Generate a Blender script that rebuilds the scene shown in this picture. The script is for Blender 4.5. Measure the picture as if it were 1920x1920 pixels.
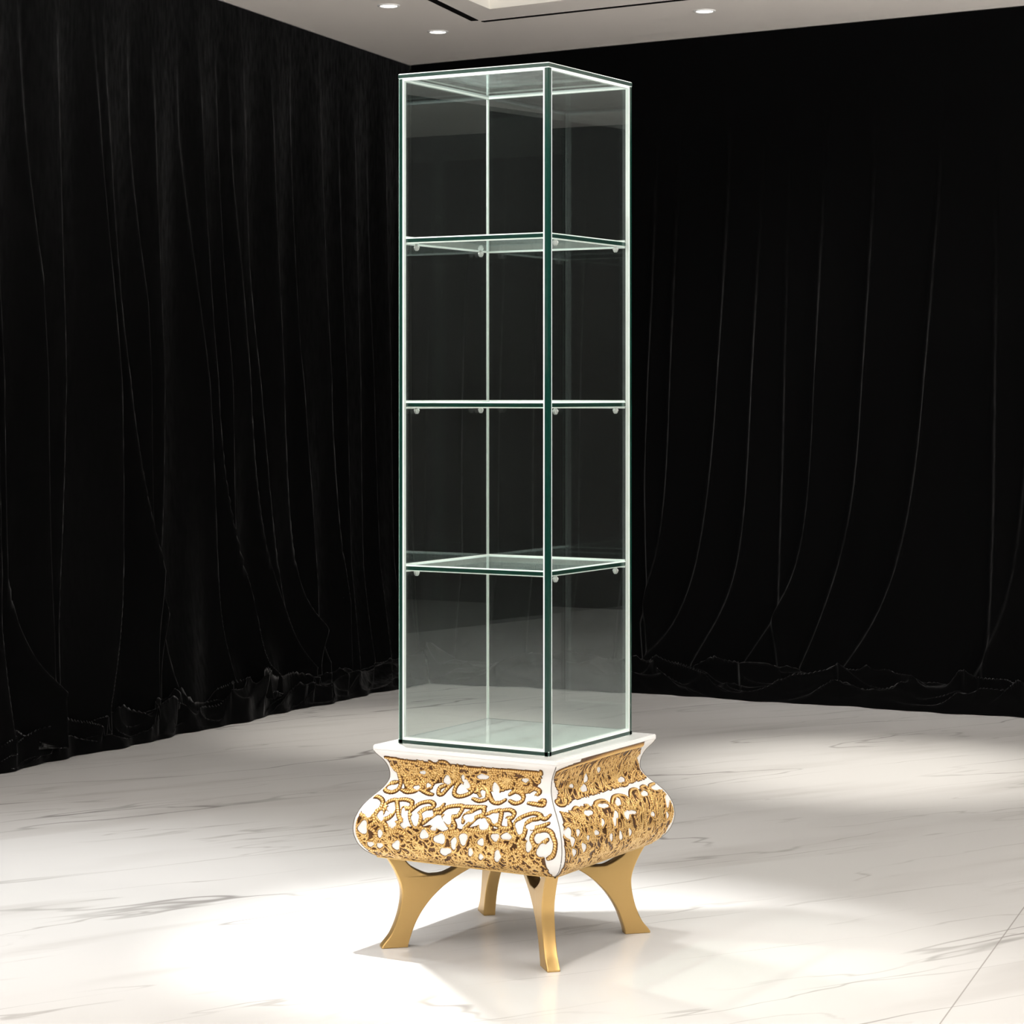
import bpy, bmesh, math, random
import numpy as np
from mathutils import Vector, Matrix, noise as mnoise

for _o in list(bpy.data.objects): bpy.data.objects.remove(_o)
SC = bpy.context.scene
COL = SC.collection
PI = math.pi

# ------------------------------------------------------------------ camera
cam_data = bpy.data.cameras.new('camera')
cam = bpy.data.objects.new('camera', cam_data); COL.objects.link(cam)
cam.location = (2.76154, -4.72316, 1.26545)
cam.rotation_euler = (PI/2, 0, 0.53107)
cam_data.sensor_width = 36.0
cam_data.lens = 36.0*4417.7/1920.0
cam_data.shift_y = -(960.0-739.66)/1920.0
cam_data.clip_end = 60
SC.camera = cam

# ------------------------------------------------------------------ world, view
w = bpy.data.worlds.new('world'); SC.world = w; w.use_nodes = True
w.node_tree.nodes['Background'].inputs['Color'].default_value = (0.5, 0.5, 0.5, 1)
w.node_tree.nodes['Background'].inputs['Strength'].default_value = 0.02
SC.view_settings.view_transform = 'Standard'
SC.view_settings.look = 'None'
SC.view_settings.gamma = 1.0
SC.view_settings.use_curve_mapping = False
SC.view_settings.exposure = 0.0
cy = SC.cycles
cy.max_bounces = 14; cy.diffuse_bounces = 4; cy.glossy_bounces = 5
cy.transmission_bounces = 6; cy.transparent_max_bounces = 40
cy.use_denoising = True
cy.caustics_reflective = False; cy.caustics_refractive = False
cy.sample_clamp_indirect = 4.0

# ------------------------------------------------------------------ lights
ZC = 2.853                                  # ceiling height
def spot(name, loc, aim, power, deg, blend=0.9, size=0.05, col=(1.0, 0.95, 0.88)):
    d = bpy.data.lights.new(name, 'SPOT'); o = bpy.data.objects.new(name, d); COL.objects.link(o)
    o.location = loc
    v = Vector(aim)-Vector(loc)
    o.rotation_euler = v.to_track_quat('-Z', 'Y').to_euler()
    d.energy = power; d.spot_size = math.radians(deg); d.spot_blend = blend
    d.shadow_soft_size = size; d.color = col
    return o
ZL = ZC-0.04
LIGHTS = [
  ('spot_over_cabinet', (-0.44, 0.02, ZL), (0.02, 0.0, 0), 400, 38, 0.8, 0.022, (1, .985, .96)),
  ('spot_over_cabinet_b', (-0.15, 0.30, ZL), (0.25, -0.1, 0), 80, 44, 0.9, 0.04, (1, .97, .93)),
  ('spot_left_pool', (-1.5, -0.30, ZL), (-1.3, -0.35, 0), 200, 60, 1.0, 0.06, (.97, .985, 1)),
  ('spot_back_left_pool', (-2.1, 2.7, ZL), (-2.05, 2.7, 0), 170, 36, 1.0, 0.05, (1, .93, .84)),
  ('spot_back_right_pool', (-0.25, 2.75, ZL), (-0.25, 2.75, 0), 330, 37, 1.0, 0.05, (1, .94, .86)),
  ('spot_right_pool', (0.85, 0.20, ZL), (0.72, -0.05, 0), 110, 36, 1.0, 0.05, (1, .95, .88)),
  ('spot_front', (1.9, -1.9, ZL), (0.0, 0.0, 1.1), 105, 36, 0.8, 0.08, (1, .97, .94)),
  ('spot_side', (2.3, 0.6, ZL), (0.0, 0.0, 1.1), 75, 36, 0.8, 0.08, (1, .96, .92)),
  ('curtain_wash', (-2.5, 1.6, ZL), (-0.9, 4.7, 0.8), 270, 48, 1.0, 0.08, (1, .97, .94)),
  ('spot_front_left', (-0.6, -2.6, ZL), (0.0, 0.0, 1.1), 75, 36, 0.8, 0.08, (1, .98, .96)),
]
for L_ in LIGHTS: spot(*L_)
def up_fill(name, loc, power, size=.5, col=(1, .985, .97)):  # unseen fill light facing up, added to brighten the ceiling and its bounce
    d = bpy.data.lights.new(name, 'AREA'); o = bpy.data.objects.new(name, d); COL.objects.link(o)
    d.shape = 'DISK'; d.size = size; o.location = loc; o.rotation_euler = (PI, 0, 0); d.energy = power; d.color = col
for L_ in [('ceiling_fill', (1.6, -4.9, 1.3), 205), ('ceiling_fill', (4.4, .6, 1.3), 275), ('ceiling_fill', (-.6, -2.3, 1.3), 150), ('ceiling_fill', (3.4, 2.2, 1.3), 230), ('ceiling_fill', (-1.6, -4.4, 1.3), 150)]:
    up_fill(*L_)
TRAY_GLOW = 0.68

# ------------------------------------------------------------------ helpers
def mat(name, base=(.8, .8, .8), rough=.5, metal=0.0, spec=.5, coat=0, sheen=0, sheen_r=.3, sheen_t=(1, 1, 1)):
    m = bpy.data.materials.new(name); m.use_nodes = True
    b = m.node_tree.nodes['Principled BSDF']
    b.inputs['Base Color'].default_value = (*base, 1); b.inputs['Roughness'].default_value = rough
    b.inputs['Metallic'].default_value = metal; b.inputs['Specular IOR Level'].default_value = spec
    b.inputs['Coat Weight'].default_value = coat
    b.inputs['Sheen Weight'].default_value = sheen; b.inputs['Sheen Roughness'].default_value = sheen_r
    b.inputs['Sheen Tint'].default_value = (*sheen_t, 1)
    return m
def nodes(m): return m.node_tree.nodes, m.node_tree.links, m.node_tree.nodes['Principled BSDF']

def link_mesh(name, me, mats, parent=None, smooth=False):
    o = bpy.data.objects.new(name, me); COL.objects.link(o)
    for m in (mats if isinstance(mats, (list, tuple)) else [mats]): me.materials.append(m)
    if smooth:
        for p in me.polygons: p.use_smooth = True
    if parent: o.parent = parent
    return o
def from_bm(name, bm, mats, parent=None, smooth=False):
    me = bpy.data.meshes.new(name); bm.to_mesh(me); bm.free()
    return link_mesh(name, me, mats, parent, smooth)
def from_py(name, v, f, mats, parent=None, smooth=False):
    me = bpy.data.meshes.new(name); me.from_pydata(v, [], f); me.update()
    return link_mesh(name, me, mats, parent, smooth)
def bm_box(bm, lo, hi, mi=0):
    vs = [bm.verts.new((x, y, z)) for x in (lo[0], hi[0]) for y in (lo[1], hi[1]) for z in (lo[2], hi[2])]
    fs = []
    for q in ((0,1,3,2), (4,6,7,5), (0,4,5,1), (2,3,7,6), (0,2,6,4), (1,5,7,3)):
        f = bm.faces.new([vs[i] for i in q]); f.material_index = mi; fs.append(f)
    return fs
def tag(o, label=None, cat=None, group=None, kind=None):
    if label: o['label'] = label
    if cat: o['category'] = cat
    if group: o['group'] = group
    if kind: o['kind'] = kind
    return o
def empty(name, loc=(0, 0, 0)):
    o = bpy.data.objects.new(name, None); COL.objects.link(o); o.location = loc
    o.empty_display_size = .1
    return o

# ------------------------------------------------------------------ materials
def marble():
    m = mat('white_marble', (.8, .79, .77), .16, spec=.35)
    n, l, b = nodes(m)
    g = n.new('ShaderNodeNewGeometry')
    # veins run along the picture's rising diagonal: rotate, squeeze along the vein
    mp = n.new('ShaderNodeMapping'); mp.inputs['Rotation'].default_value = (0, 0, math.radians(-VEIN_ROT))
    l.new(g.outputs['Position'], mp.inputs['Vector'])
    def vein(scale, squeeze, off, width, detail, dist):
        m2 = n.new('ShaderNodeMapping'); m2.inputs['Scale'].default_value = (squeeze, 1, 1); m2.inputs['Location'].default_value = (off, off*1.7, 0)
        l.new(mp.outputs['Vector'], m2.inputs['Vector'])
        t = n.new('ShaderNodeTexNoise'); t.inputs['Scale'].default_value = scale; t.inputs['Detail'].default_value = detail
        t.inputs['Roughness'].default_value = .48; t.inputs['Distortion'].default_value = dist
        l.new(m2.outputs['Vector'], t.inputs['Vector'])
        s = n.new('ShaderNodeMath'); s.operation = 'SUBTRACT'; s.inputs[1].default_value = .5; l.new(t.outputs['Fac'], s.inputs[0])
        a = n.new('ShaderNodeMath'); a.operation = 'ABSOLUTE'; l.new(s.outputs[0], a.inputs[0])
        r = n.new('ShaderNodeMapRange'); r.inputs['From Min'].default_value = 0; r.inputs['From Max'].default_value = width
        r.inputs['To Min'].default_value = 1; r.inputs['To Max'].default_value = 0; r.interpolation_type = 'SMOOTHSTEP'
        l.new(a.outputs[0], r.inputs['Value'])
        # break the vein up along its length
        k = n.new('ShaderNodeTexNoise'); k.inputs['Scale'].default_value = scale*1.1; k.inputs['Detail'].default_value = 2
        m3 = n.new('ShaderNodeMapping'); m3.inputs['Location'].default_value = (off+7, 3-off, 0); m3.inputs['Scale'].default_value = (.4, 1, 1); l.new(mp.outputs['Vector'], m3.inputs['Vector']); l.new(m3.outputs['Vector'], k.inputs['Vector'])
        kr = n.new('ShaderNodeMapRange'); kr.inputs['From Min'].default_value = .44; kr.inputs['From Max'].default_value = .62; l.new(k.outputs['Fac'], kr.inputs['Value'])
        mu = n.new('ShaderNodeMath'); mu.operation = 'MULTIPLY'; l.new(r.outputs[0], mu.inputs[0]); l.new(kr.outputs[0], mu.inputs[1])
        return mu.outputs[0]
    v1 = vein(1.7, .19, 0.0, .0058, 4.0, .22)
    v2 = vein(3.8, .16, 5.3, .009, 4.0, .22)
    v3 = vein(2.6, .13, 11.7, .09, 4, .15)
    def mixc(fac, colr, src, amt):
        x = n.new('ShaderNodeMix'); x.data_type = 'RGBA'; x.inputs[7].default_value = (*colr, 1)
        mm = n.new('ShaderNodeMath'); mm.operation = 'MULTIPLY'; mm.inputs[1].default_value = amt; l.new(fac, mm.inputs[0]); l.new(mm.outputs[0], x.inputs[0])
        if src is None: x.inputs[6].default_value = (.84, .835, .825, 1)
        else: l.new(src, x.inputs[6])
        return x.outputs[2]
    c = mixc(v3, (.66, .645, .63), None, .55)
    c = mixc(v2, (.40, .38, .365), c, .55)
    c = mixc(v1, (.30, .285, .275), c, .8)
    # tile joint: one straight line across the slab floor, next ones a slab width away
    sp = n.new('ShaderNodeVectorMath'); sp.operation = 'DOT_PRODUCT'; sp.inputs[1].default_value = (SEAM_N[0], SEAM_N[1], 0); l.new(g.outputs['Position'], sp.inputs[0])
    sb = n.new('ShaderNodeMath'); sb.operation = 'SUBTRACT'; sb.inputs[1].default_value = SEAM_D; l.new(sp.outputs['Value'], sb.inputs[0])
    pp = n.new('ShaderNodeMath'); pp.operation = 'PINGPONG'; pp.inputs[1].default_value = 2.9; l.new(sb.outputs[0], pp.inputs[0])
    lt = n.new('ShaderNodeMath'); lt.operation = 'LESS_THAN'; lt.inputs[1].default_value = .0016; l.new(pp.outputs[0], lt.inputs[0])
    c = mixc(lt.outputs[0], (.38, .36, .34), c, .8)
    l.new(c, b.inputs['Base Color'])
    return m
VEIN_ROT = 62.0
_a, _b = np.array((1.1043, -.2038)), np.array((.9061, .9311)); _t = (_b-_a)/np.linalg.norm(_b-_a)
SEAM_N = (float(_t[1]), float(-_t[0])); SEAM_D = float(_a[0]*SEAM_N[0]+_a[1]*SEAM_N[1])

def thin_glass(name, tint=(.965, .985, .975), rough=0.0, boost=1.0, speckle=0.0):
    """a pane of real thickness; each face lets light straight through and mirrors by Fresnel"""
    m = bpy.data.materials.new(name); m.use_nodes = True
    n, l = m.node_tree.nodes, m.node_tree.links
    n.remove(n['Principled BSDF']); out = n['Material Output']
    g = n.new('ShaderNodeNewGeometry')
    d = n.new('ShaderNodeVectorMath'); d.operation = 'DOT_PRODUCT'; l.new(g.outputs['Incoming'], d.inputs[0]); l.new(g.outputs['Normal'], d.inputs[1])
    a = n.new('ShaderNodeMath'); a.operation = 'ABSOLUTE'; l.new(d.outputs['Value'], a.inputs[0])
    s = n.new('ShaderNodeMath'); s.operation = 'SUBTRACT'; s.inputs[0].default_value = 1; l.new(a.outputs[0], s.inputs[1])
    p = n.new('ShaderNodeMath'); p.operation = 'POWER'; p.inputs[1].default_value = 5; l.new(s.outputs[0], p.inputs[0])
    ma = n.new('ShaderNodeMath'); ma.operation = 'MULTIPLY_ADD'; ma.inputs[1].default_value = .96; ma.inputs[2].default_value = .042*boost; l.new(p.outputs[0], ma.inputs[0]); ma.use_clamp = True
    t = n.new('ShaderNodeBsdfTransparent'); t.inputs['Color'].default_value = (*tint, 1)
    gl = n.new('ShaderNodeBsdfGlossy'); gl.inputs['Roughness'].default_value = rough; gl.inputs['Color'].default_value = (.90, .98, 1, 1)
    mx = n.new('ShaderNodeMixShader'); l.new(ma.outputs[0], mx.inputs[0]); l.new(t.outputs[0], mx.inputs[1]); l.new(gl.outputs[0], mx.inputs[2])
    last = mx.outputs[0]
    if speckle:  # uneven speckled grey mixed over the clear pane
        df = n.new('ShaderNodeBsdfDiffuse'); df.inputs['Color'].default_value = (.75, .78, .77, 1)
        tx = n.new('ShaderNodeTexNoise'); tx.inputs['Scale'].default_value = 22; tx.inputs['Detail'].default_value = 9; tx.inputs['Roughness'].default_value = .75
        l.new(g.outputs['Position'], tx.inputs['Vector'])
        r = n.new('ShaderNodeMapRange'); r.inputs['From Min'].default_value = .38; r.inputs['From Max'].default_value = .72; r.inputs['To Max'].default_value = speckle
        l.new(tx.outputs['Fac'], r.inputs['Value'])
        m2 = n.new('ShaderNodeMixShader'); l.new(r.outputs[0], m2.inputs[0]); l.new(last, m2.inputs[1]); l.new(df.outputs[0], m2.inputs[2]); last = m2.outputs[0]
    l.new(last, out.inputs['Surface'])
    return m

M = {}
M['floor'] = marble()
M['ceiling'] = mat('ceiling_paint', (.80, .755, .71), .8, spec=.1)
M['tray'] = mat('tray_paint', (.85, .82, .76), .8, spec=.1)
M['slot'] = mat('slot_black', (.006, .005, .005), .7, spec=.1)
M['wall'] = mat('wall_paint', (.065, .064, .062), .8, spec=.15)
M['wall_dark'] = mat('wall_panel_dark', (.045, .043, .042), .6, spec=.2)
M['glass'] = thin_glass('clear_glass', boost=1.2)
M['glass_shelf'] = thin_glass('shelf_glass', (.93, .965, .95), 0.03, 1.0, .10)
M['glass_top'] = thin_glass('top_glass', (.78, .82, .80), 0.05, 1.3, .25)
M['green'] = mat('green_glass_edge', (.0025, .028, .020), .12, spec=.6)
M['mint'] = mat('polished_edge_mint', (.62, .90, .80), .3, spec=.5)
M['white_edge'] = mat('polished_edge_white', (.90, .95, .93), .35, spec=.5)
M['base_glass'] = mat('frosted_base_glass', (.66, .695, .68), .10, spec=.5)
M['clip'] = mat('clear_clip', (.92, .93, .92), .12, spec=.6)
M['clip'].node_tree.nodes['Principled BSDF'].inputs['Transmission Weight'].default_value = .35
M['lacquer'] = mat('white_lacquer', (.84, .83, .82), .22, spec=.5, coat=.3)
M['seam'] = mat('seam_grey', (.16, .15, .14), .6)
M['trimring'] = mat('white_trim_ring', (.85, .84, .82), .4)
def velvet():
    m = mat('black_velvet', (.0018, .0018, .0019), .95, spec=.02, sheen=VELVET_SHEEN, sheen_r=.35, sheen_t=(.9, .9, .93))
    n, l, b = nodes(m)
    t = n.new('ShaderNodeTexNoise'); t.inputs['Scale'].default_value = 60; t.inputs['Detail'].default_value = 6
    g = n.new('ShaderNodeNewGeometry'); mp = n.new('ShaderNodeMapping'); mp.inputs['Scale'].default_value = (1, 1, .25)
    l.new(g.outputs['Position'], mp.inputs[0]); l.new(mp.outputs[0], t.inputs['Vector'])
    r = n.new('ShaderNodeMapRange'); r.inputs['From Min'].default_value = .35; r.inputs['From Max'].default_value = .7
    r.inputs['To Min'].default_value = VELVET_SHEEN*.4; r.inputs['To Max'].default_value = VELVET_SHEEN*1.5
    l.new(t.outputs['Fac'], r.inputs['Value']); l.new(r.outputs[0], b.inputs['Sheen Weight'])
    return m
VELVET_SHEEN = .15
M['velvet'] = velvet()
def leg_gold():
    m = mat('satin_gold', (.55, .36, .135), .34, metal=.65, spec=.5)
    n, l, b = nodes(m)
    g = n.new('ShaderNodeTexCoord'); mp = n.new('ShaderNodeMapping'); mp.inputs['Scale'].default_value = (300, 300, 6)
    l.new(g.outputs['Object'], mp.inputs[0])
    t = n.new('ShaderNodeTexNoise'); t.inputs['Scale'].default_value = 1; t.inputs['Detail'].default_value = 2; l.new(mp.outputs[0], t.inputs['Vector'])
    r = n.new('ShaderNodeMapRange'); r.inputs['To Min'].default_value = .28; r.inputs['To Max'].default_value = .42; l.new(t.outputs['Fac'], r.inputs['Value']); l.new(r.outputs[0], b.inputs['Roughness'])
    return m
M['gold'] = leg_gold()
M['underside'] = mat('dark_underside', (.05, .045, .04), .7)  # hidden bottom face darkened to cut bounce and deepen the shadow below
M['bronze'] = mat('bronze_shadow_edge', (.17, .085, .025), .4, metal=.6)
def rope_gold():
    m = mat('antique_gold', (.7, .45, .15), .33, metal=.55, spec=.5)
    n, l, b = nodes(m)
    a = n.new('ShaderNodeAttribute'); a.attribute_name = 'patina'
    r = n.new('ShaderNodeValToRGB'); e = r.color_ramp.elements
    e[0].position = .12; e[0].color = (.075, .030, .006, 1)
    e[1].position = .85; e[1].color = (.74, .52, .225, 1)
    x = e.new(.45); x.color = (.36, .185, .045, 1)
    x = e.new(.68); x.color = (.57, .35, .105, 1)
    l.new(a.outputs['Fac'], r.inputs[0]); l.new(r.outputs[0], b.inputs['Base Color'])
    return m
M['rope'] = rope_gold()

# ------------------------------------------------------------------ the room
C0 = np.array((-3.4146, 4.8176)); DL = np.array((.1815, -.9834)); DB = np.array((.998, -.0626))
NL = np.array((.9834, .1815)); NB = np.array((-.0626, -.998))
X1, Y0 = 8.5, -8.5
def quad_wall(name, p, q, m, z0=0, z1=ZC):
    o = from_py(name, [(*p, z0), (*q, z0), (*q, z1), (*p, z1)], [(0, 1, 2, 3)], m)
    return tag(o, kind='structure')
wl0 = C0-NL*.14-DL*.4; wl1 = C0-NL*.14+DL*13.6
wb0 = C0-NB*.14-DB*.4; wb1 = C0-NB*.14+DB*12
wq = [C0-NL*.14-DL*.4, C0-NL*.14+DL*5.0, C0-NL*2.6+DL*5.0, C0-NL*2.6+DL*13.6]
o = from_py('wall_left', [(*p, 0) for p in wq]+[(*p, ZC) for p in wq], [(i, i+1, i+5, i+4) for i in range(3)], M['wall']); tag(o, kind='structure')
wq = [wb0, C0-NB*.14+DB*4.3, C0-NB*3.2+DB*4.3, C0-NB*3.2+DB*12]
o = from_py('wall_back', [(*p, 0) for p in wq]+[(*p, ZC) for p in wq], [(i, i+1, i+5, i+4) for i in range(3)], M['wall']); tag(o, kind='structure')
quad_wall('wall_right', (X1, -9), (X1, 8), M['wall'])
quad_wall('wall_front', (-4, Y0), (9, Y0), M['wall'])
o = from_py('floor', [(-6, -9, 0), (9.5, -9, 0), (9.5, 9, 0), (-6, 9, 0)], [(0, 1, 2, 3)], M['floor']); tag(o, kind='structure')

# ceiling with a recessed tray
TA = np.array((-2.233, 3.600)); ta = np.array((.166, -.986)); tb = np.array((.995, -.10))
T4 = [TA, TA+tb*4.6, TA+tb*4.6+ta*5.6, TA+ta*5.6]
O4 = [(-6, 9), (9.5, 9), (9.5, -9), (-6, -9)]
v = [(*p, ZC) for p in O4]+[(*p, ZC) for p in T4]
f = [(0, 1, 5, 4), (1, 2, 6, 5), (2, 3, 7, 6), (3, 0, 4, 7)]
o = from_py('ceiling', v, f, M['ceiling']); tag(o, kind='structure')
H = .14
v = [(*p, ZC) for p in T4]+[(*p, ZC+H) for p in T4]
f = [(i, (i+1) % 4, 4+(i+1) % 4, 4+i) for i in range(4)]
o = from_py('trim_1', v, f, M['tray']); tag(o, 'cream side faces of the recessed ceiling tray', kind='structure')
glow = bpy.data.materials.new('luminous_ceiling'); glow.use_nodes = True
n_, l_ = glow.node_tree.nodes, glow.node_tree.links; n_.remove(n_['Principled BSDF'])
em = n_.new('ShaderNodeEmission'); em.inputs['Color'].default_value = (1.0, .945, .87, 1); em.inputs['Strength'].default_value = TRAY_GLOW
l_.new(em.outputs[0], n_['Material Output'].inputs['Surface'])
o = from_py('luminous_ceiling_panel', [(*p, ZC+H) for p in T4], [(0, 1, 2, 3)], glow)
tag(o, 'large cream glowing panel set in the ceiling recess above the cabinet', 'ceiling light')

def slot(label, p, q, wd):
    p, q = np.array(p), np.array(q); d = (q-p)/np.linalg.norm(q-p); nn = np.array((-d[1], d[0]))
    bm = bmesh.new()
    c = [p-nn*wd, q-nn*wd, q+nn*wd, p+nn*wd]
    lo = [bm.verts.new((*x, ZC-.003)) for x in c]; hi = [bm.verts.new((*x, ZC+.03)) for x in c]
    bm.faces.new(lo[::-1]); bm.faces.new(hi)
    for i in range(4): bm.faces.new((lo[i], lo[(i+1) % 4], hi[(i+1) % 4], hi[i]))
    o = from_bm('ceiling_slot', bm, M['slot']); return tag(o, label, 'air slot', 'black slots around the ceiling recess')
slot('thin black slot in the ceiling running along the left side of the glowing recess', (-2.437, 3.815), (-1.46, -.35), .016)
slot('long thin black slot in the ceiling along the far side of the glowing recess', (-2.4227, 3.857), (2.2, 3.54), .011)

lens = bpy.data.materials.new('downlight_lens'); lens.use_nodes = True
n_, l_ = lens.node_tree.nodes, lens.node_tree.links; n_.remove(n_['Principled BSDF'])
em = n_.new('ShaderNodeEmission'); em.inputs['Color'].default_value = (1, .96, .9, 1); em.inputs['Strength'].default_value = 14
l_.new(em.outputs[0], n_['Material Output'].inputs['Surface'])
def disc(bm, r, z, seg=32):
    return [bm.verts.new((r*math.cos(2*PI*i/seg), r*math.sin(2*PI*i/seg), z)) for i in range(seg)]
def downlight_parts(t):
    bm = bmesh.new(); rings = [disc(bm, r, z) for r, z in ((.034, .0), (.034, -.004), (.040, -.006), (.046, -.003), (.047, 0))]
    for a, b in zip(rings, rings[1:]):
        for i in range(32): bm.faces.new((a[i], a[(i+1) % 32], b[(i+1) % 32], b[i]))
    from_bm('trim_ring', bm, M['trimring'], t, True)
    bm = bmesh.new(); a = disc(bm, .034, -.003); bm.faces.new(a[::-1])
    tag(from_bm('lens', bm, lens, t), 'glowing white lens')
t0 = empty('recessed_downlight', (-2.7363, 3.9972, ZC)); downlight_parts(t0)
DOWN = [((-2.7363, 3.9972), 'lit round downlight in the ceiling nearest the room corner, above the cabinet\'s left edge'),
        ((-2.5397, 3.3102), 'lit round downlight in the ceiling at the top edge, left of the black slot'),
        ((-1.4873, 4.0832), 'lit round downlight in the ceiling above the right curtain')]
for i, ((x, y), lab) in enumerate(DOWN):
    if i == 0: t = t0
    else:
        t = t0.copy(); COL.objects.link(t)
        for ch in t0.children:
            c = ch.copy(); COL.objects.link(c); c.parent = t
    t.location = (x, y, ZC); tag(t, lab, 'ceiling light', 'recessed downlights')
for (x, y), lab in DOWN:
    spot('downlight_beam', (x, y, ZC-.02), (x, y, 0), 14, 70, 1.0, .03)

# ------------------------------------------------------------------ velvet curtains
HL = [(-3.0, -1.925), (1.197, -2.699), (2.21, -2.725), (3.37, -2.776), (3.98, -2.775)]
HB = [(-2.775, 3.98), (-1.843, 4.1425), (-.1755, 4.2267), (1.5, 4.25), (6, 4.1)]
RIDGE = {"L":[[[3.507,2.52],[3.479,2.16],[3.439,1.85],[3.411,1.67]],[[3.251,2.09],[3.248,1.53],[3.257,1.23],[3.284,0.78],[3.329,0.45]],[[3.009,2.5],[2.971,1.92],[2.933,1.54],[2.903,1.23],[2.883,0.86],[2.886,0.41],[2.909,0.26],[3.023,0.14]],[[2.932,2.41],[2.874,1.77],[2.789,1.23],[2.701,0.75],[2.618,0.43],[2.529,0.24],[2.409,0.12]],[[2.549,1.71],[2.538,1.22],[2.555,0.78],[2.599,0.48]],[[2.355,2.28],[2.276,1.81],[2.192,1.22],[2.137,0.8],[2.089,0.45],[2.059,0.19],[1.973,0.14]],[[2.177,2.09],[2.15,1.56],[2.119,1.22],[2.045,0.76],[1.936,0.37],[1.823,0.22],[1.681,0.13]],[[2.015,1.78],[1.984,1.22],[1.982,0.6],[1.934,0.43],[1.867,0.3],[1.678,0.18]],[[1.92,2.15],[1.858,1.66],[1.801,1.22],[1.731,0.81],[1.639,0.45],[1.52,0.25],[1.293,0.13]],[[1.775,1.79],[1.687,1.22],[1.631,0.78],[1.564,0.43],[1.443,0.25],[1.268,0.12]],[[1.499,1.22],[1.45,0.84],[1.354,0.46],[1.202,0.27],[1.048,0.13]],[[1.313,1.47],[1.247,0.9],[1.193,0.44]],[[1.01,1.22],[0.933,0.66],[0.86,0.35]],[[3.644,0.66],[3.599,0.51],[3.505,0.34],[3.39,0.22]],[[2.742,2.2],[2.694,1.84],[2.662,1.63]]],"B":[[[1.509,1.95],[1.474,1.12],[1.448,0.77],[1.399,0.46],[1.303,0.26]],[[1.765,2.11],[1.705,1.12],[1.668,0.77],[1.623,0.52],[1.56,0.29],[1.484,0.18],[1.335,0.11]],[[1.936,2.1],[1.891,1.13],[1.855,0.66],[1.798,0.41],[1.71,0.21],[1.564,0.1]],[[2.061,2.16],[2.048,1.13],[2.034,0.78],[2.017,0.31]],[[2.244,2.27],[2.199,1.13],[2.169,0.72],[2.118,0.45],[2.065,0.31],[1.956,0.18],[1.802,0.08]],[[2.469,2.14],[2.413,1.13],[2.385,0.77],[2.336,0.55],[2.249,0.3],[2.132,0.12]],[[2.771,2.24],[2.697,1.13],[2.664,0.82],[2.601,0.51],[2.519,0.31],[2.409,0.16],[2.319,0.09]],[[3.19,1.57],[3.141,0.7],[3.11,0.47],[3.068,0.24],[2.951,0.09]],[[3.017,2.22],[3.023,1.57]],[[1.385,1.84],[1.344,0.88]]]}
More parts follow.
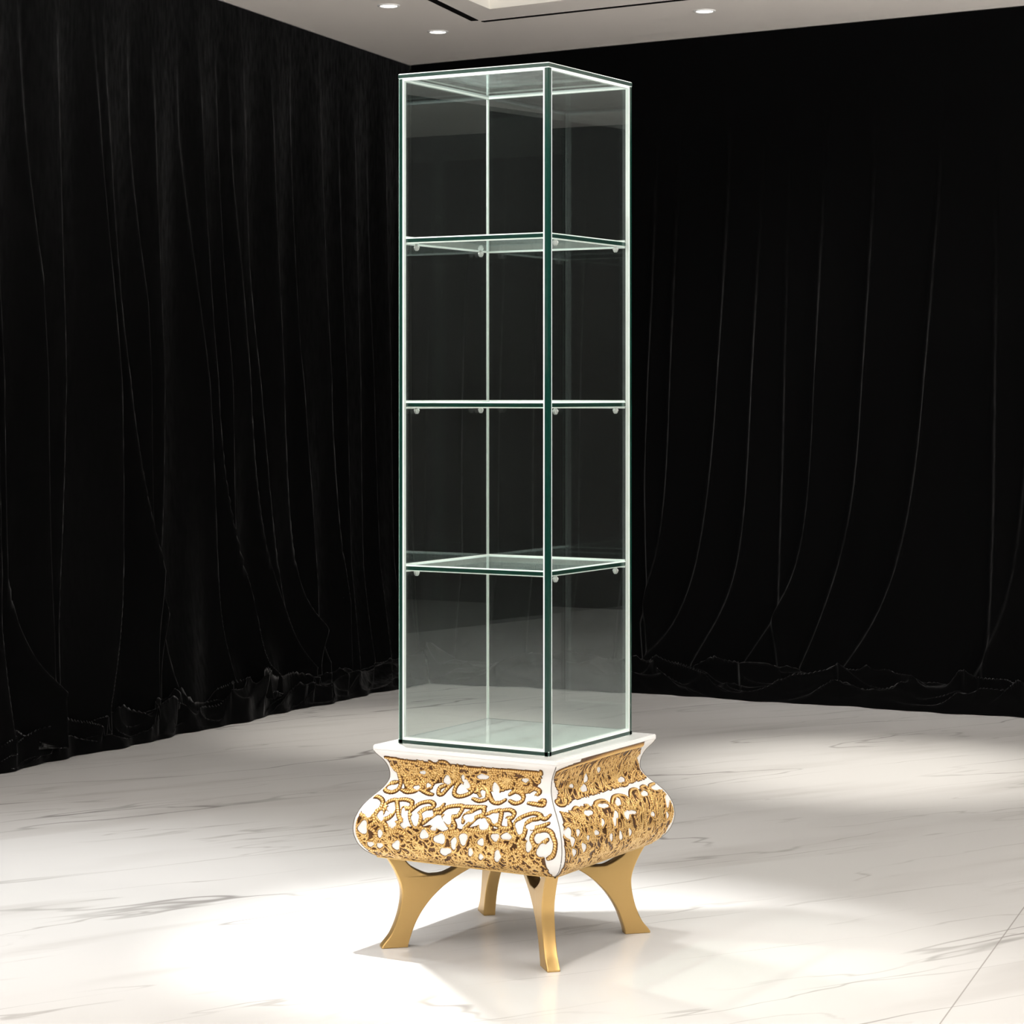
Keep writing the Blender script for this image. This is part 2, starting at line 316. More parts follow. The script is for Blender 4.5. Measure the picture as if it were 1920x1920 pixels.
def curtain(name, side, umax, nu, label, seed):
    rng = np.random.RandomState(seed)
    U = np.linspace(0.0 if side == 'L' else .010, umax, nu)
    D, Nn = (DL, NL) if side == 'L' else (DB, NB)
    T = C0[None]+U[:, None]*D[None]
    if side == 'L':
        hy = 3.98+(T[:, 1]-4.8176)*.76; hx = np.interp(hy, [a for a, b in HL], [b for a, b in HL])
    else:
        hx = -2.775+(T[:, 0]+3.4146)*.8; hy = np.interp(hx, [a for a, b in HB], [b for a, b in HB])
    Hm = np.stack([hx, hy], 1)
    # little irregular scallops of the hem on the floor
    wav = sum(a*np.sin(U*k+ph) for a, k, ph in ((.012, 7, 1), (.008, 17, 2.2), (.006, 31, .4)))
    # rows: hanging part, then the pooled part on the floor (s 0..1)
    Zr = np.concatenate([np.linspace(ZC-.004, .55, 40), np.linspace(.53, .055, 46)])
    Sr = np.linspace(0, 1, 46)[1:]
    rows = []
    # explicit folds
    fold_rows = []
    K = []
    for line in RIDGE[side]:
        a = np.array(line); zz = a[::-1, 1]; uu = a[::-1, 0]
        zf = np.linspace(zz[0], zz[-1], 40); uf = np.interp(zf, zz, uu)
        for _ in range(25): uf[1:-1] = .25*uf[:-2]+.5*uf[1:-1]+.25*uf[2:]
        K.append((zf, uf, rng.uniform(.75, 1.25), rng.uniform(.7, 1.4)))
    extra = []
    lo_u = 3.75 if side == 'L' else 3.35
    uu = lo_u
    while uu < umax-.1:
        K.append((np.array((.1, .5, 2.8)), np.array((uu-.1, uu-.02, uu+.05)), rng.uniform(.7, 1.2), rng.uniform(.7, 1.4))); uu += rng.uniform(.12, .3)
    uu = .12
    while uu < (1.0 if side == 'L' else 1.3):
        K.append((np.array((.1, .5, 2.8)), np.array((uu-.1, uu-.02, uu+.05)), .5, 1.)); uu += rng.uniform(.14, .25)
    h0 = .008
    def folds(z):
        h = .008*np.sin(U*17+.6*np.sin(U*3.1)+z*.8)
        for zz, ux, amp, wd in K:
            c = np.interp(z, zz, ux) if zz[0] <= z <= zz[-1] else (ux[0] if z < zz[0] else ux[-1]+(z-zz[-1])*.03)
            d = U-c
            # +u runs away from the corner: gentle flank there, steep flank towards the corner
            g = np.where(d > 0, np.exp(-(d/(.075*wd))**1.4), np.exp(-(d/(.017 if side == 'L' else .024))**2))
            fade = min(1, max(0, (ZC-.02-z)/1.5))**1.5
            h = h+(.052*amp)*fade*g
        return h*np.clip((U-.01)/.15, 0, 1)*min(1, (ZC-z)/.5)
    P = []
    for z in Zr:
        b = .62*math.exp(-z/.42)
        xy = T*(1-b)+Hm*b
        hh = folds(z)
        P.append(np.concatenate([xy+Nn[None]*hh[:, None], np.full((nu, 1), z)], 1))
    base = P[-1].copy()
    edge = Hm+Nn[None]*(wav*np.clip((U-.02)/.2, 0, 1))[:, None]
    # crumpled pool
    cr = np.zeros((len(Sr), nu))
    for j, s in enumerate(Sr):
        xy = base[:, :2]*(1-s)+edge*s
        zb = .055*(1-s)**1.3+.030*math.sin(PI*min(1, s*1.02))*(1-.3*s)
        for i in range(nu):
            p = Vector((U[i]*2.1+seed, s*2.3+.9*math.sin(U[i]*2.3)+.35*math.sin(U[i]*6.1), seed*1.3))
            lf = .35+1.1*max(0, .5+mnoise.noise(Vector((U[i]*1.4, s*.7, seed+5))))
            r1 = 1-abs(mnoise.noise(p))*2.2
            r2 = 1-abs(mnoise.noise(p*2.1+Vector((3, 7, 1))))*2.2
            cr[j, i] = (max(0, r1)**2*.085+max(0, r2)**2*.030)*lf
        env = math.sin(PI*min(1, s*.97+.03))**.6
        z = zb+cr[j]*env
        if s > .93: z = z*math.sqrt(max(0, 1-((s-.93)/.07)**2))+.003
        P.append(np.concatenate([xy, np.maximum(z, .003)[:, None]], 1))
    V = np.concatenate(P); nr = len(P)
    F = [(r*nu+i, r*nu+i+1, (r+1)*nu+i+1, (r+1)*nu+i) for r in range(nr-1) for i in range(nu-1)]
    if side == 'L': F = [q[::-1] for q in F]
    o = from_py(name, V.tolist(), F, M['velvet'], None, True)
    return tag(o, label, 'curtain', 'black velvet curtains')
curtain('curtain', 'L', 4.9, 820, 'black velvet curtain hanging along the left wall, its hem heaped in creases on the marble', 3)
curtain('curtain', 'B', 4.15, 1250, 'black velvet curtain across the back wall to the right of the glass cabinet', 11)

# ------------------------------------------------------------------ display cabinet
cab = empty('display_cabinet', (0, 0, 0))
tag(cab, 'tall square glass display cabinet on a white and gold bombe base with four gold legs', 'display cabinet')
A_ = .1985; PW = .011; ZB, ZT = .4648, 2.0
PTH = .008

# glass column -----------------------------------------------------
def chamfer_post(sx, sy, dark, pw):
    bm = bmesh.new(); c = .003 if dark else .001
    x0, x1 = A_-pw, A_
    pts = [(x0, x0), (x1, x0), (x1, x1-c), (x1-c, x1), (x0, x1)]
    z0, z1 = ZB+.001, ZT-.0125
    lo = [bm.verts.new((sx*x, sy*y, z0)) for x, y in pts]; hi = [bm.verts.new((sx*x, sy*y, z1)) for x, y in pts]
    for i in range(5):
        f = bm.faces.new((lo[i], lo[(i+1) % 5], hi[(i+1) % 5], hi[i])); f.material_index = 1 if i == 2 else 0
    bm.faces.new(lo); bm.faces.new(hi)
    bmesh.ops.recalc_face_normals(bm, faces=bm.faces)
    return from_bm('corner_joint', bm, [M['green'] if dark else M['white_edge'], M['mint'] if sx*sy > 0 else (M['green'] if dark else M['white_edge'])], cab)
for sx, sy, dk in ((1, -1, True), (-1, -1, True), (1, 1, True), (-1, 1, False)):
    o = chamfer_post(sx, sy, dk, PW if dk else .0045)
    if not dk: o['label'] = 'pale polished glass corner at the back'

def panel(axis, s):
    """one upright pane with a pale polished border"""
    z0, z1 = ZB+.0125, ZT-.0125; h = A_-PW; r = .0041
    rb = 0 if (axis, s) in (('y', 1), ('x', -1)) else r          # back panes stand straight on the floor of the case
    hm, hp = h, h
    if axis == 'y' and s > 0: hm = A_-.0045
    if axis == 'x' and s < 0: hp = A_-.0045
    def P(a, d, z):                              # a along the pane, d depth from outer face
        q = s*(A_-d)
        return (a, q, z) if axis == 'y' else (q, a, z)
    bm = bmesh.new()
    sm, sp_ = (0 if hm > h else r), (0 if hp > h else r)
    if (axis, s) == ('y', 1): sp_ = 0
    if (axis, s) == ('x', -1): sm = 0
         # no border strip on the shared back corner
    lo, hi = P(-hm+sm, .0012, z0+rb), P(hp-sp_, .0012+PTH, z1-r)
    bm_box(bm, tuple(map(min, lo, hi)), tuple(map(max, lo, hi)))
    bmesh.ops.recalc_face_normals(bm, faces=bm.faces)
    pn = from_bm('glass_panel', bm, M['glass'], cab)
    bm = bmesh.new()
    for (a0, a1, b0, b1) in ((-hm, -hm+sm, z0, z1), (hp-sp_, hp, z0, z1), (-hm+sm, hp-sp_, z0, z0+rb), (-hm+sm, hp-sp_, z1-r, z1)):
        if a1-a0 < 1e-6 or b1-b0 < 1e-6 or (a1-a0 < .001 and sm+sp_ > 0): continue
        lo, hi = P(a0, .0008, b0), P(a1, .0008+PTH+.0008, b1)
        bm_box(bm, tuple(map(min, lo, hi)), tuple(map(max, lo, hi)))
    bmesh.ops.recalc_face_normals(bm, faces=bm.faces)
    e = from_bm('polished_edge', bm, M['white_edge'], pn); e['label'] = 'pale polished border of the pane'
    return pn
for ax, s in (('y', -1), ('x', 1), ('x', -1), ('y', 1)): panel(ax, s)

def slab(name, half, z0, z1, c, inner, top_c=None, bot_c=None, backpale=False):
    """a glass plate: clear faces, dark green edge, pale chamfers"""
    bm = bmesh.new()
    levels = [(half-c, z0), (half, z0+c), (half, z1-c), (half-c, z1)]
    R = []
    for r, z in levels: R.append([bm.verts.new((x*r, y*r, z)) for x, y in ((-1, -1), (1, -1), (1, 1), (-1, 1))])
    for k, (a, b) in enumerate(zip(R, R[1:])):
        for i in range(4):
            f = bm.faces.new((a[i], a[(i+1) % 4], b[(i+1) % 4], b[i]))
            f.material_index = (2, 0, 2)[k]
            if backpale and i in (2, 3): f.material_index = 2
    # pale rim of the two large faces, then the clear centre
    for ring, rev in ((R[0], True), (R[3], False)):
        z = ring[0].co.z; q = half-c-.003
        inn = [bm.verts.new((x*q, y*q, z)) for x, y in ((-1, -1), (1, -1), (1, 1), (-1, 1))]
        for i in range(4):
            f = bm.faces.new((ring[i], ring[(i+1) % 4], inn[(i+1) % 4], inn[i])); f.material_index = 3 if name == 'bottom_panel' else 2
        f = bm.faces.new(inn); f.material_index = 3
    bmesh.ops.recalc_face_normals(bm, faces=bm.faces)
    return from_bm(name, bm, [M['green'], M['mint'], M['white_edge'], inner], cab)
slab('top_panel', A_, ZT-.0125, ZT, .0022, M['glass_top'])
o = slab('bottom_panel', A_, ZB, ZB+.0125, .0022, M['base_glass']); o['label'] = 'frosted grey-green glass floor of the case'

def clip_bm():
    bm = bmesh.new(); w_, d_, h_ = .0048, .005, .014
    bm_box(bm, (-w_, -d_, -h_), (w_, d_, 0))
    bmesh.ops.bevel(bm, geom=[e for e in bm.edges], offset=.0022, segments=3, affect='EDGES')
    # the little screw pin through it
    r = bmesh.ops.create_cone(bm, cap_ends=True, segments=14, radius1=.0026, radius2=.0026, depth=.013, matrix=Matrix.Translation((0, 0, -.006)) @ Matrix.Rotation(PI/2, 4, 'Y'))
    return bm
clip_src = None
for sh, zc_ in enumerate((1.6190, 1.2425, .8685)):
    s_ = slab('shelf', A_-.0102, zc_-.0078, zc_+.0062, .0027, M['glass_shelf'], backpale=True)
    s_['label'] = ('upper glass shelf, seen from below', 'middle glass shelf, seen edge on', 'lower glass shelf, seen from above')[sh]
    bm = bmesh.new(); q0, q1 = .1853, .1881
    pl = [(-q1, -q0), (-q0, -q0), (-q0, q0), (q0, q0), (q0, q1), (-q1, q1)]
    lo = [bm.verts.new((x, y, zc_-.0100)) for x, y in pl]; hi = [bm.verts.new((x, y, zc_+.0092)) for x, y in pl]
    for i in range(6): bm.faces.new((lo[i], lo[(i+1) % 6], hi[(i+1) % 6], hi[i]))
    for (i, j, k, l) in ((0, 1, 2, 5), (2, 3, 4, 5)):
        bm.faces.new([lo[x] for x in (i, j, k, l)][::-1]); bm.faces.new([hi[x] for x in (i, j, k, l)])
    bmesh.ops.recalc_face_normals(bm, faces=bm.faces)
    e = from_bm('polished_edge', bm, M['white_edge'], s_); e['label'] = 'pale polished back edge of the shelf'
    for sx in (-1, 1):
        for sy in (-1, 1):
            if clip_src is None:
                clip_src = from_bm('shelf_clip', clip_bm(), M['clip'], s_, True); c = clip_src
            else:
                c = clip_src.copy(); COL.objects.link(c); c.parent = s_
            c.location = (sx*(A_-.0148), sy*.143, zc_-.0079)

# bombe base --------------------------------------------------------
PROF = [(.4548,.240),(.447,.236),(.430,.2225),(.416,.2155),(.404,.2125),(.394,.2120),(.386,.213),(.376,.2175),(.366,.224),(.357,.232),(.348,.2405),(.332,.254),(.320,.2615),(.311,.2655),(.300,.2695),(.290,.2715),(.280,.2725),(.271,.2725),(.260,.271),(.250,.268),(.243,.2655),(.236,.2615),(.226,.254),(.2155,.241),(.2095,.229),(.2065,.216)]
def dense(prof, n):
    p = np.array(prof); t = np.concatenate([[0], np.cumsum(np.hypot(*np.diff(p, axis=0).T))])
    # Catmull-Rom through the points
    out = []
    for k in np.linspace(0, t[-1]-1e-9, n):
        i = int(np.searchsorted(t, k, 'right')-1); a = (k-t[i])/(t[i+1]-t[i])
        P0, P1, P2, P3 = p[max(i-1, 0)], p[i], p[i+1], p[min(i+2, len(p)-1)]
        m1 = (P2-P0)/max(1e-9, t[i+1]-t[max(i-1, 0)])*(t[i+1]-t[i]); m2 = (P3-P1)/max(1e-9, t[min(i+2, len(p)-1)]-t[i])*(t[i+1]-t[i])
        out.append((2*a**3-3*a**2+1)*P1+(a**3-2*a**2+a)*m1+(-2*a**3+3*a**2)*P2+(a**3-a**2)*m2)
    return np.array(out)
prof = dense(PROF, 90)
bm = bmesh.new()
for ang in range(4):
    M4 = Matrix.Rotation(ang*PI/2, 4, 'Z'); g = []
    for z, r in prof: g.append([bm.verts.new(M4 @ Vector((x*r, -r, z))) for x in np.linspace(-1, 1, 13)])
    for a, b in zip(g, g[1:]):
        for i in range(12): bm.faces.new((a[i], b[i], b[i+1], a[i+1])[::-1])
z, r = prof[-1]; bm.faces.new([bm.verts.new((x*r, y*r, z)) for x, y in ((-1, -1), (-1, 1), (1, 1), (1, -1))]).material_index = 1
bmesh.ops.recalc_face_normals(bm, faces=bm.faces)
body = from_bm('bombe_base', bm, [M['lacquer'], M['underside']], cab, True); body['label'] = 'white lacquered bombe base body'
bm = bmesh.new(); bm_box(bm, (-.2405, -.2405, .4535), (.2405, .2405, .4648))
bmesh.ops.bevel(bm, geom=list(bm.edges), offset=.0018, segments=2, affect='EDGES')
o = from_bm('plinth_top', bm, M['lacquer'], cab); o['label'] = 'thin white slab under the glass case'
def tube(bm, pts, rad, seg=8, closed=False):
    pts = [Vector(p) for p in pts]; R = []
    for i, p in enumerate(pts):
        d = ((pts[(i+1) % len(pts)]-pts[i-1]) if closed else (pts[min(i+1, len(pts)-1)]-pts[max(i-1, 0)])).normalized()
        u = d.orthogonal().normalized() if abs(d.z) > .9 else d.cross(Vector((0, 0, 1))).normalized(); v_ = d.cross(u)
        R.append([bm.verts.new(p+rad*(math.cos(2*PI*k/seg)*u+math.sin(2*PI*k/seg)*v_)) for k in range(seg)])
    n = len(R)
    for i in range(n if closed else n-1):
        a, b = R[i], R[(i+1) % n]
        for k in range(seg): bm.faces.new((a[k], a[(k+1) % seg], b[(k+1) % seg], b[k]))
for sx, sy in ((1, -1), (-1, -1), (1, 1), (-1, 1)):
    bm = bmesh.new(); tube(bm, [(sx*(r+.0002), sy*(r+.0002), z) for z, r in prof[1:-1]], .0011, 6)
    o = from_bm('corner_seam', bm, M['seam'], body, True); o['label'] = 'thin grey seam down the corner of the base'
# gold bead under the belly
bm = bmesh.new()
for sgn, ax in ((-1, 'y'), (1, 'x'), (1, 'y'), (-1, 'x')):
    r, z = .2325, .2095
    pts = [((t_*r, sgn*r, z) if ax == 'y' else (sgn*r, t_*r, z)) for t_ in np.linspace(-1, 1, 20)]
    tube(bm, pts, .0028, 8)
o = from_bm('gold_bead', bm, M['gold'], body, True); o['label'] = 'fine gold bead along the lower edge of the base'

# legs ---------------------------------------------------------------
def smooth_line(pts, n=10):
    p = [np.array(q, float) for q in pts]; out = []
    for i in range(len(p)-1):
        P0, P1, P2, P3 = p[max(i-1, 0)], p[i], p[i+1], p[min(i+2, len(p)-1)]
        for k in range(n):
            a = k/n; out.append(.5*((2*P1)+(-P0+P2)*a+(2*P0-5*P1+4*P2-P3)*a*a+(-P0+3*P1-3*P2+P3)*a**3))
    out.append(p[-1]); return out
outer = smooth_line([(.312, .2105), (.292, .178), (.2772, .142), (.2752, .112), (.2835, .071), (.299, .0335), (.316, .0115), (.3215, .004)], 8)
foot = [(.3215, .0), (.2605, .0)]
inner = smooth_line([(.2592, .006), (.2555, .020), (.2410, .058), (.2170, .096), (.183, .131), (.1435, .158), (.097, .182), (.05, .2085)], 8)
cut = smooth_line([(.112, .2085), (.1330, .1905), (.1500, .1770), (.176, .1655), (.197, .1632), (.2160, .1655), (.2500, .1830), (.269, .2035), (.272, .2085)], 6)
LEG = [tuple(q) for q in outer]+foot+[tuple(q) for q in inner]+[tuple(q) for q in cut]
def leg_mesh():
    th = .0150; bv = .0028
    bm = bmesh.new()
    P = np.array(LEG)
    if sum(P[i, 0]*P[(i+1) % len(P), 1]-P[(i+1) % len(P), 0]*P[i, 1] for i in range(len(P))) < 0: P = P[::-1]
    n = len(P)
    d = np.roll(P, -1, 0)-P; d /= np.linalg.norm(d, axis=1)[:, None]+1e-12
    nn = np.stack([-d[:, 1], d[:, 0]], 1); nv = nn+np.roll(nn, 1, 0); nv /= np.linalg.norm(nv, axis=1)[:, None]+1e-9
    rings = []
    for off, y in ((bv, -th), (bv*.3, -th+bv*.3), (0, -th+bv), (0, th-bv), (bv*.3, th-bv*.3), (bv, th)):
        rings.append([bm.verts.new((q[0], y, max(q[1], 0.0))) for q in P+nv*off])
    for k, (a, b) in enumerate(zip(rings, rings[1:])):
        for i in range(n):
            f = bm.faces.new((a[i], a[(i+1) % n], b[(i+1) % n], b[i])); f.smooth = True
    from mathutils.geometry import tessellate_polygon
    for tri in tessellate_polygon([[Vector((q[0], q[1], 0)) for q in P]]):
        for ring in (rings[0], rings[-1]): bm.faces.new([ring[i] for i in tri])
    bmesh.ops.recalc_face_normals(bm, faces=bm.faces)
    me = bpy.data.meshes.new('leg'); bm.to_mesh(me); bm.free(); me.materials.append(M['gold'])
    return me
lm = leg_mesh()
for k in range(4):
    o = bpy.data.objects.new('leg', lm); COL.objects.link(o); o.parent = cab
    o.rotation_euler = (0, 0, -PI/4+k*PI/2)

# gold scrollwork ------------------------------------------------------
ORN = {"A":{"s":[[[-190,41],[-186,59],[-180,74],[-181,90],[-192,100],[-210,99],[-217,91],[-206,79],[-189,74]],[[-204,18],[-185,15],[-174,28],[-178,40],[-194,46],[-204,36]],[[-168,36],[-144,37],[-143,53],[-158,64],[-170,58]],[[-134,24],[-108,36],[-95,46],[-104,60],[-122,61],[-134,52]],[[-94,12],[-82,28],[-79,45],[-89,66]],[[-171,92],[-154,96],[-135,91],[-128,77],[-122,61]],[[-168,75],[-154,72],[-137,78],[-139,89],[-158,85]],[[-122,87],[-101,94],[-87,96]],[[-118,82],[-118,68],[-104,65],[-94,72]],[[-110,88],[-104,79],[-96,80]],[[-66,9],[-49,11],[-47,30],[-62,51],[-77,47]],[[-24,34],[-33,54],[-47,68],[-56,81],[-63,93],[-73,91],[-74,78],[-61,71]],[[-17,39],[-21,55],[-32,69],[-33,87],[-18,94],[2,87],[13,75],[8,60],[-7,52]],[[11,34],[34,23],[57,23],[65,37],[55,52],[34,56],[29,69]],[[20,96],[39,100],[54,93],[51,77],[37,63]],[[40,63],[55,79],[70,97],[88,101],[102,91]],[[70,19],[76,44],[92,63],[109,57],[116,41]],[[99,19],[130,19],[155,32],[163,50],[146,59],[126,50],[118,32]],[[163,22],[189,22],[196,11]],[[114,92],[130,97],[144,90],[143,76],[124,68],[109,77]],[[146,66],[163,57],[183,63],[176,73]],[[162,93],[180,94],[200,95],[199,84],[188,85]],[[-214,13],[-157,19],[-80,22],[-10,24],[64,21],[122,18],[194,17]],[[-259,161],[-261,137],[-249,121],[-227,116],[-208,126],[-207,143],[-215,154],[-209,169]],[[-259,161],[-246,167],[-226,160],[-216,177],[-234,189]],[[-198,134],[-190,124],[-174,120],[-164,136],[-155,156],[-145,171],[-157,172]],[[-174,120],[-152,116],[-131,121],[-131,136],[-148,140],[-144,161]],[[-209,169],[-198,153],[-198,134]],[[-196,139],[-171,150],[-180,164],[-196,170]],[[-128,146],[-120,134],[-107,121],[-86,115],[-72,121],[-74,130],[-90,134],[-101,146],[-94,161],[-98,171],[-109,175],[-121,161],[-128,146]],[[-66,135],[-53,130],[-47,118]],[[-86,168],[-72,154],[-58,142],[-47,141]],[[-47,141],[-38,126],[-17,119],[3,119],[0,142],[-15,148],[-2,167],[-12,175]],[[-39,146],[-24,160],[-12,173]],[[16,156],[17,140],[30,128],[46,117],[58,119],[61,133],[47,142],[34,157],[22,168]],[[1,119],[32,117],[60,114]],[[69,132],[81,125],[102,119],[109,139],[111,157],[126,160],[139,154],[126,137],[136,134],[137,122],[123,115],[102,119]],[[64,141],[77,145],[93,151],[105,155]],[[146,148],[153,135],[166,125],[186,117],[204,121],[202,129],[184,134],[176,145],[177,160],[174,173],[159,167],[146,148]],[[202,124],[218,128],[226,118]],[[192,154],[213,147],[230,138]],[[252,175],[244,159],[226,153],[205,160],[196,173],[203,187],[217,190],[228,180],[236,174]],[[241,159],[254,175],[256,191],[250,207],[236,216]],[[-263,172],[-264,192],[-259,212],[-250,228],[-240,242],[-220,247],[-194,233]],[[-234,189],[-215,197],[-210,212],[-222,224],[-242,221]],[[-209,169],[-186,179],[-176,194],[-150,181],[-126,184]],[[-91,176],[-69,188],[-54,192],[-17,184],[0,177]],[[28,170],[54,172],[77,170],[92,161]],[[86,159],[92,176],[108,191],[121,176],[150,163]],[[174,173],[164,191],[181,209],[203,204],[219,215]],[[-176,198],[-149,191],[-131,199],[-136,215],[-154,220],[-158,207]],[[105,201],[122,195],[136,203],[131,219],[118,215]],[[133,224],[153,207],[169,210],[165,232],[142,242]]],"h":[[-246,192,12,-1,-1,15],[-230,230,9,-2,-1,7],[-205,231,8,-2,-1,7],[-199,201,6,-1,0,9],[-159,226,10,-4,-1,12],[-167,178,9,1,-1,7],[-135,177,10,1,-1,6],[-81,192,11,0,-1,10],[-39,198,15,-1,-1,11],[-57,176,7,1,-1,5],[-3,204,7,-2,-1,14],[22,192,10,0,-1,13],[68,195,8,0,-1,8],[-29,227,15,-3,-2,10],[39,221,6,-2,-1,10],[64,230,6,-2,-1,8],[70,156,11,3,-1,13],[104,181,10,1,-1,8],[132,176,13,1,-1,7],[108,223,8,-4,-1,15],[227,198,18,-1,-2,14],[190,193,7,0,-1,12],[216,171,13,1,-1,8],[-236,151,14,4,-1,15],[-202,161,8,3,-1,11],[-178,143,10,3,-1,9],[-143,150,5,3,0,12],[-109,160,10,3,-1,14],[-80,147,14,2,-1,7],[-26,150,11,3,-1,14],[30,144,14,3,-1,9],[92,138,10,4,-1,12],[124,145,4,2,0,9],[161,152,10,3,-1,15],[188,149,11,2,-1,7],[38,42,15,-1,-1,6],[73,72,8,6,-1,21],[-57,58,9,1,-1,10],[-6,64,8,2,-1,10],[178,81,9,2,-1,6],[-202,89,9,2,-1,6],[-15,50,4,0,0,8],[-134,83,8,2,-1,5],[-105,75,6,1,0,5],[41,80,6,2,0,7],[148,41,9,-1,-1,5],[-121,46,8,0,-1,4]],"p":[[[-217,12],[196,16],[180,51],[158,70],[125,73],[101,62],[83,77],[54,74],[39,92],[17,80],[2,79],[-27,56],[-48,65],[-74,67],[-91,71],[-97,90],[-138,92],[-165,92],[-179,58],[-205,42]],[[-261,166],[-231,164],[-208,172],[-176,184],[-148,174],[-117,178],[-91,176],[-68,169],[-32,180],[-3,172],[20,170],[60,157],[104,162],[144,154],[177,175],[204,192],[230,214],[229,250],[66,255],[-144,263],[-231,258],[-254,248],[-260,220]]]},"B":{"s":[[[-224,15],[-181,7],[-48,3],[62,1],[180,2]],[[-192,84],[-208,87],[-204,96],[-182,98],[-167,88],[-174,75]],[[215,92],[210,73],[195,50],[174,34]],[[201,94],[190,74],[168,50]],[[85,86],[100,96],[124,92],[122,83]],[[-218,113],[-204,121],[-184,135],[-170,149]],[[-166,116],[-144,113],[-135,124],[-99,118],[-109,114]],[[-75,122],[-56,115],[-24,116],[-11,127]],[[-4,131],[24,116],[56,116],[78,126],[68,141]],[[90,128],[114,113],[141,115],[130,133]],[[164,113],[186,114],[185,134],[171,156]],[[204,115],[234,114],[263,117],[267,140],[265,165],[263,189],[254,213]],[[-238,143],[-220,142],[-209,154],[-192,160]]],"h":[[-56,54,10,0,1,10],[-70,75,13,-7,2,8],[-121,62,10,-1,2,4],[106,81,15,-7,2,6],[3,42,10,3,2,7],[-42,128,21,-6,4,5],[-118,133,18,-7,3,6],[30,130,11,-10,2,9],[162,130,14,-8,3,6],[232,125,25,-7,4,6],[247,162,10,-8,2,14],[-7,156,10,-6,2,8],[41,164,12,-6,2,9],[68,162,20,-2,3,4],[-22,168,8,-5,1,11],[162,181,10,-1,2,5],[234,195,7,1,1,8],[-235,162,15,-7,3,11],[-193,167,8,-4,1,7],[-113,180,11,-1,2,5],[-224,181,10,-2,2,10],[-173,203,11,3,2,10],[-154,185,6,-1,1,5],[0,205,9,4,2,11],[-46,201,8,2,1,9],[46,205,8,3,1,9],[-217,207,10,3,2,9],[-75,163,7,-5,1,8]],"p":[[[-232,11],[-184,4],[178,1],[205,32],[183,41],[227,92],[201,96],[147,96],[100,96],[38,97],[-52,97],[-93,95],[-137,95],[-186,101],[-207,85],[-179,67],[-210,34]],[[-220,112],[-193,118],[-164,112],[-133,116],[-112,113],[-87,120],[-59,114],[-23,115],[-8,128],[35,114],[74,117],[89,126],[114,113],[142,118],[172,110],[204,115],[256,116],[266,131],[264,155],[266,178],[263,196],[251,223],[233,246],[143,250],[-51,248],[-244,245],[-255,211],[-261,192],[-259,166],[-238,143]]]}}
OP = np.array(PROF[1:])
ARC = np.concatenate([[0], np.cumsum(np.hypot(*np.diff(OP, axis=0).T))])
pt = np.concatenate([[0], np.cumsum(np.hypot(*np.diff(prof, axis=0).T))])
pv = np.interp(prof[:, 0][::-1], OP[:, 0][::-1], ARC[::-1])[::-1]       # arc position of the dense profile
def crom(pts, step=2.0):
    if len(pts) < 3: return np.array(pts, float)
    L = smooth_line(pts, 6); return np.array(L)
def inside(poly, X, Y):
    r = np.zeros(X.shape, bool); p = poly; n = len(p)
    for i in range(n):
        x1, y1 = p[i]; x2, y2 = p[(i+1) % n]
        if y1 == y2: continue
        c = ((y1 > Y) != (y2 > Y)) & (X < (x2-x1)*(Y-y1)/(y2-y1)+x1); r ^= c
    return r
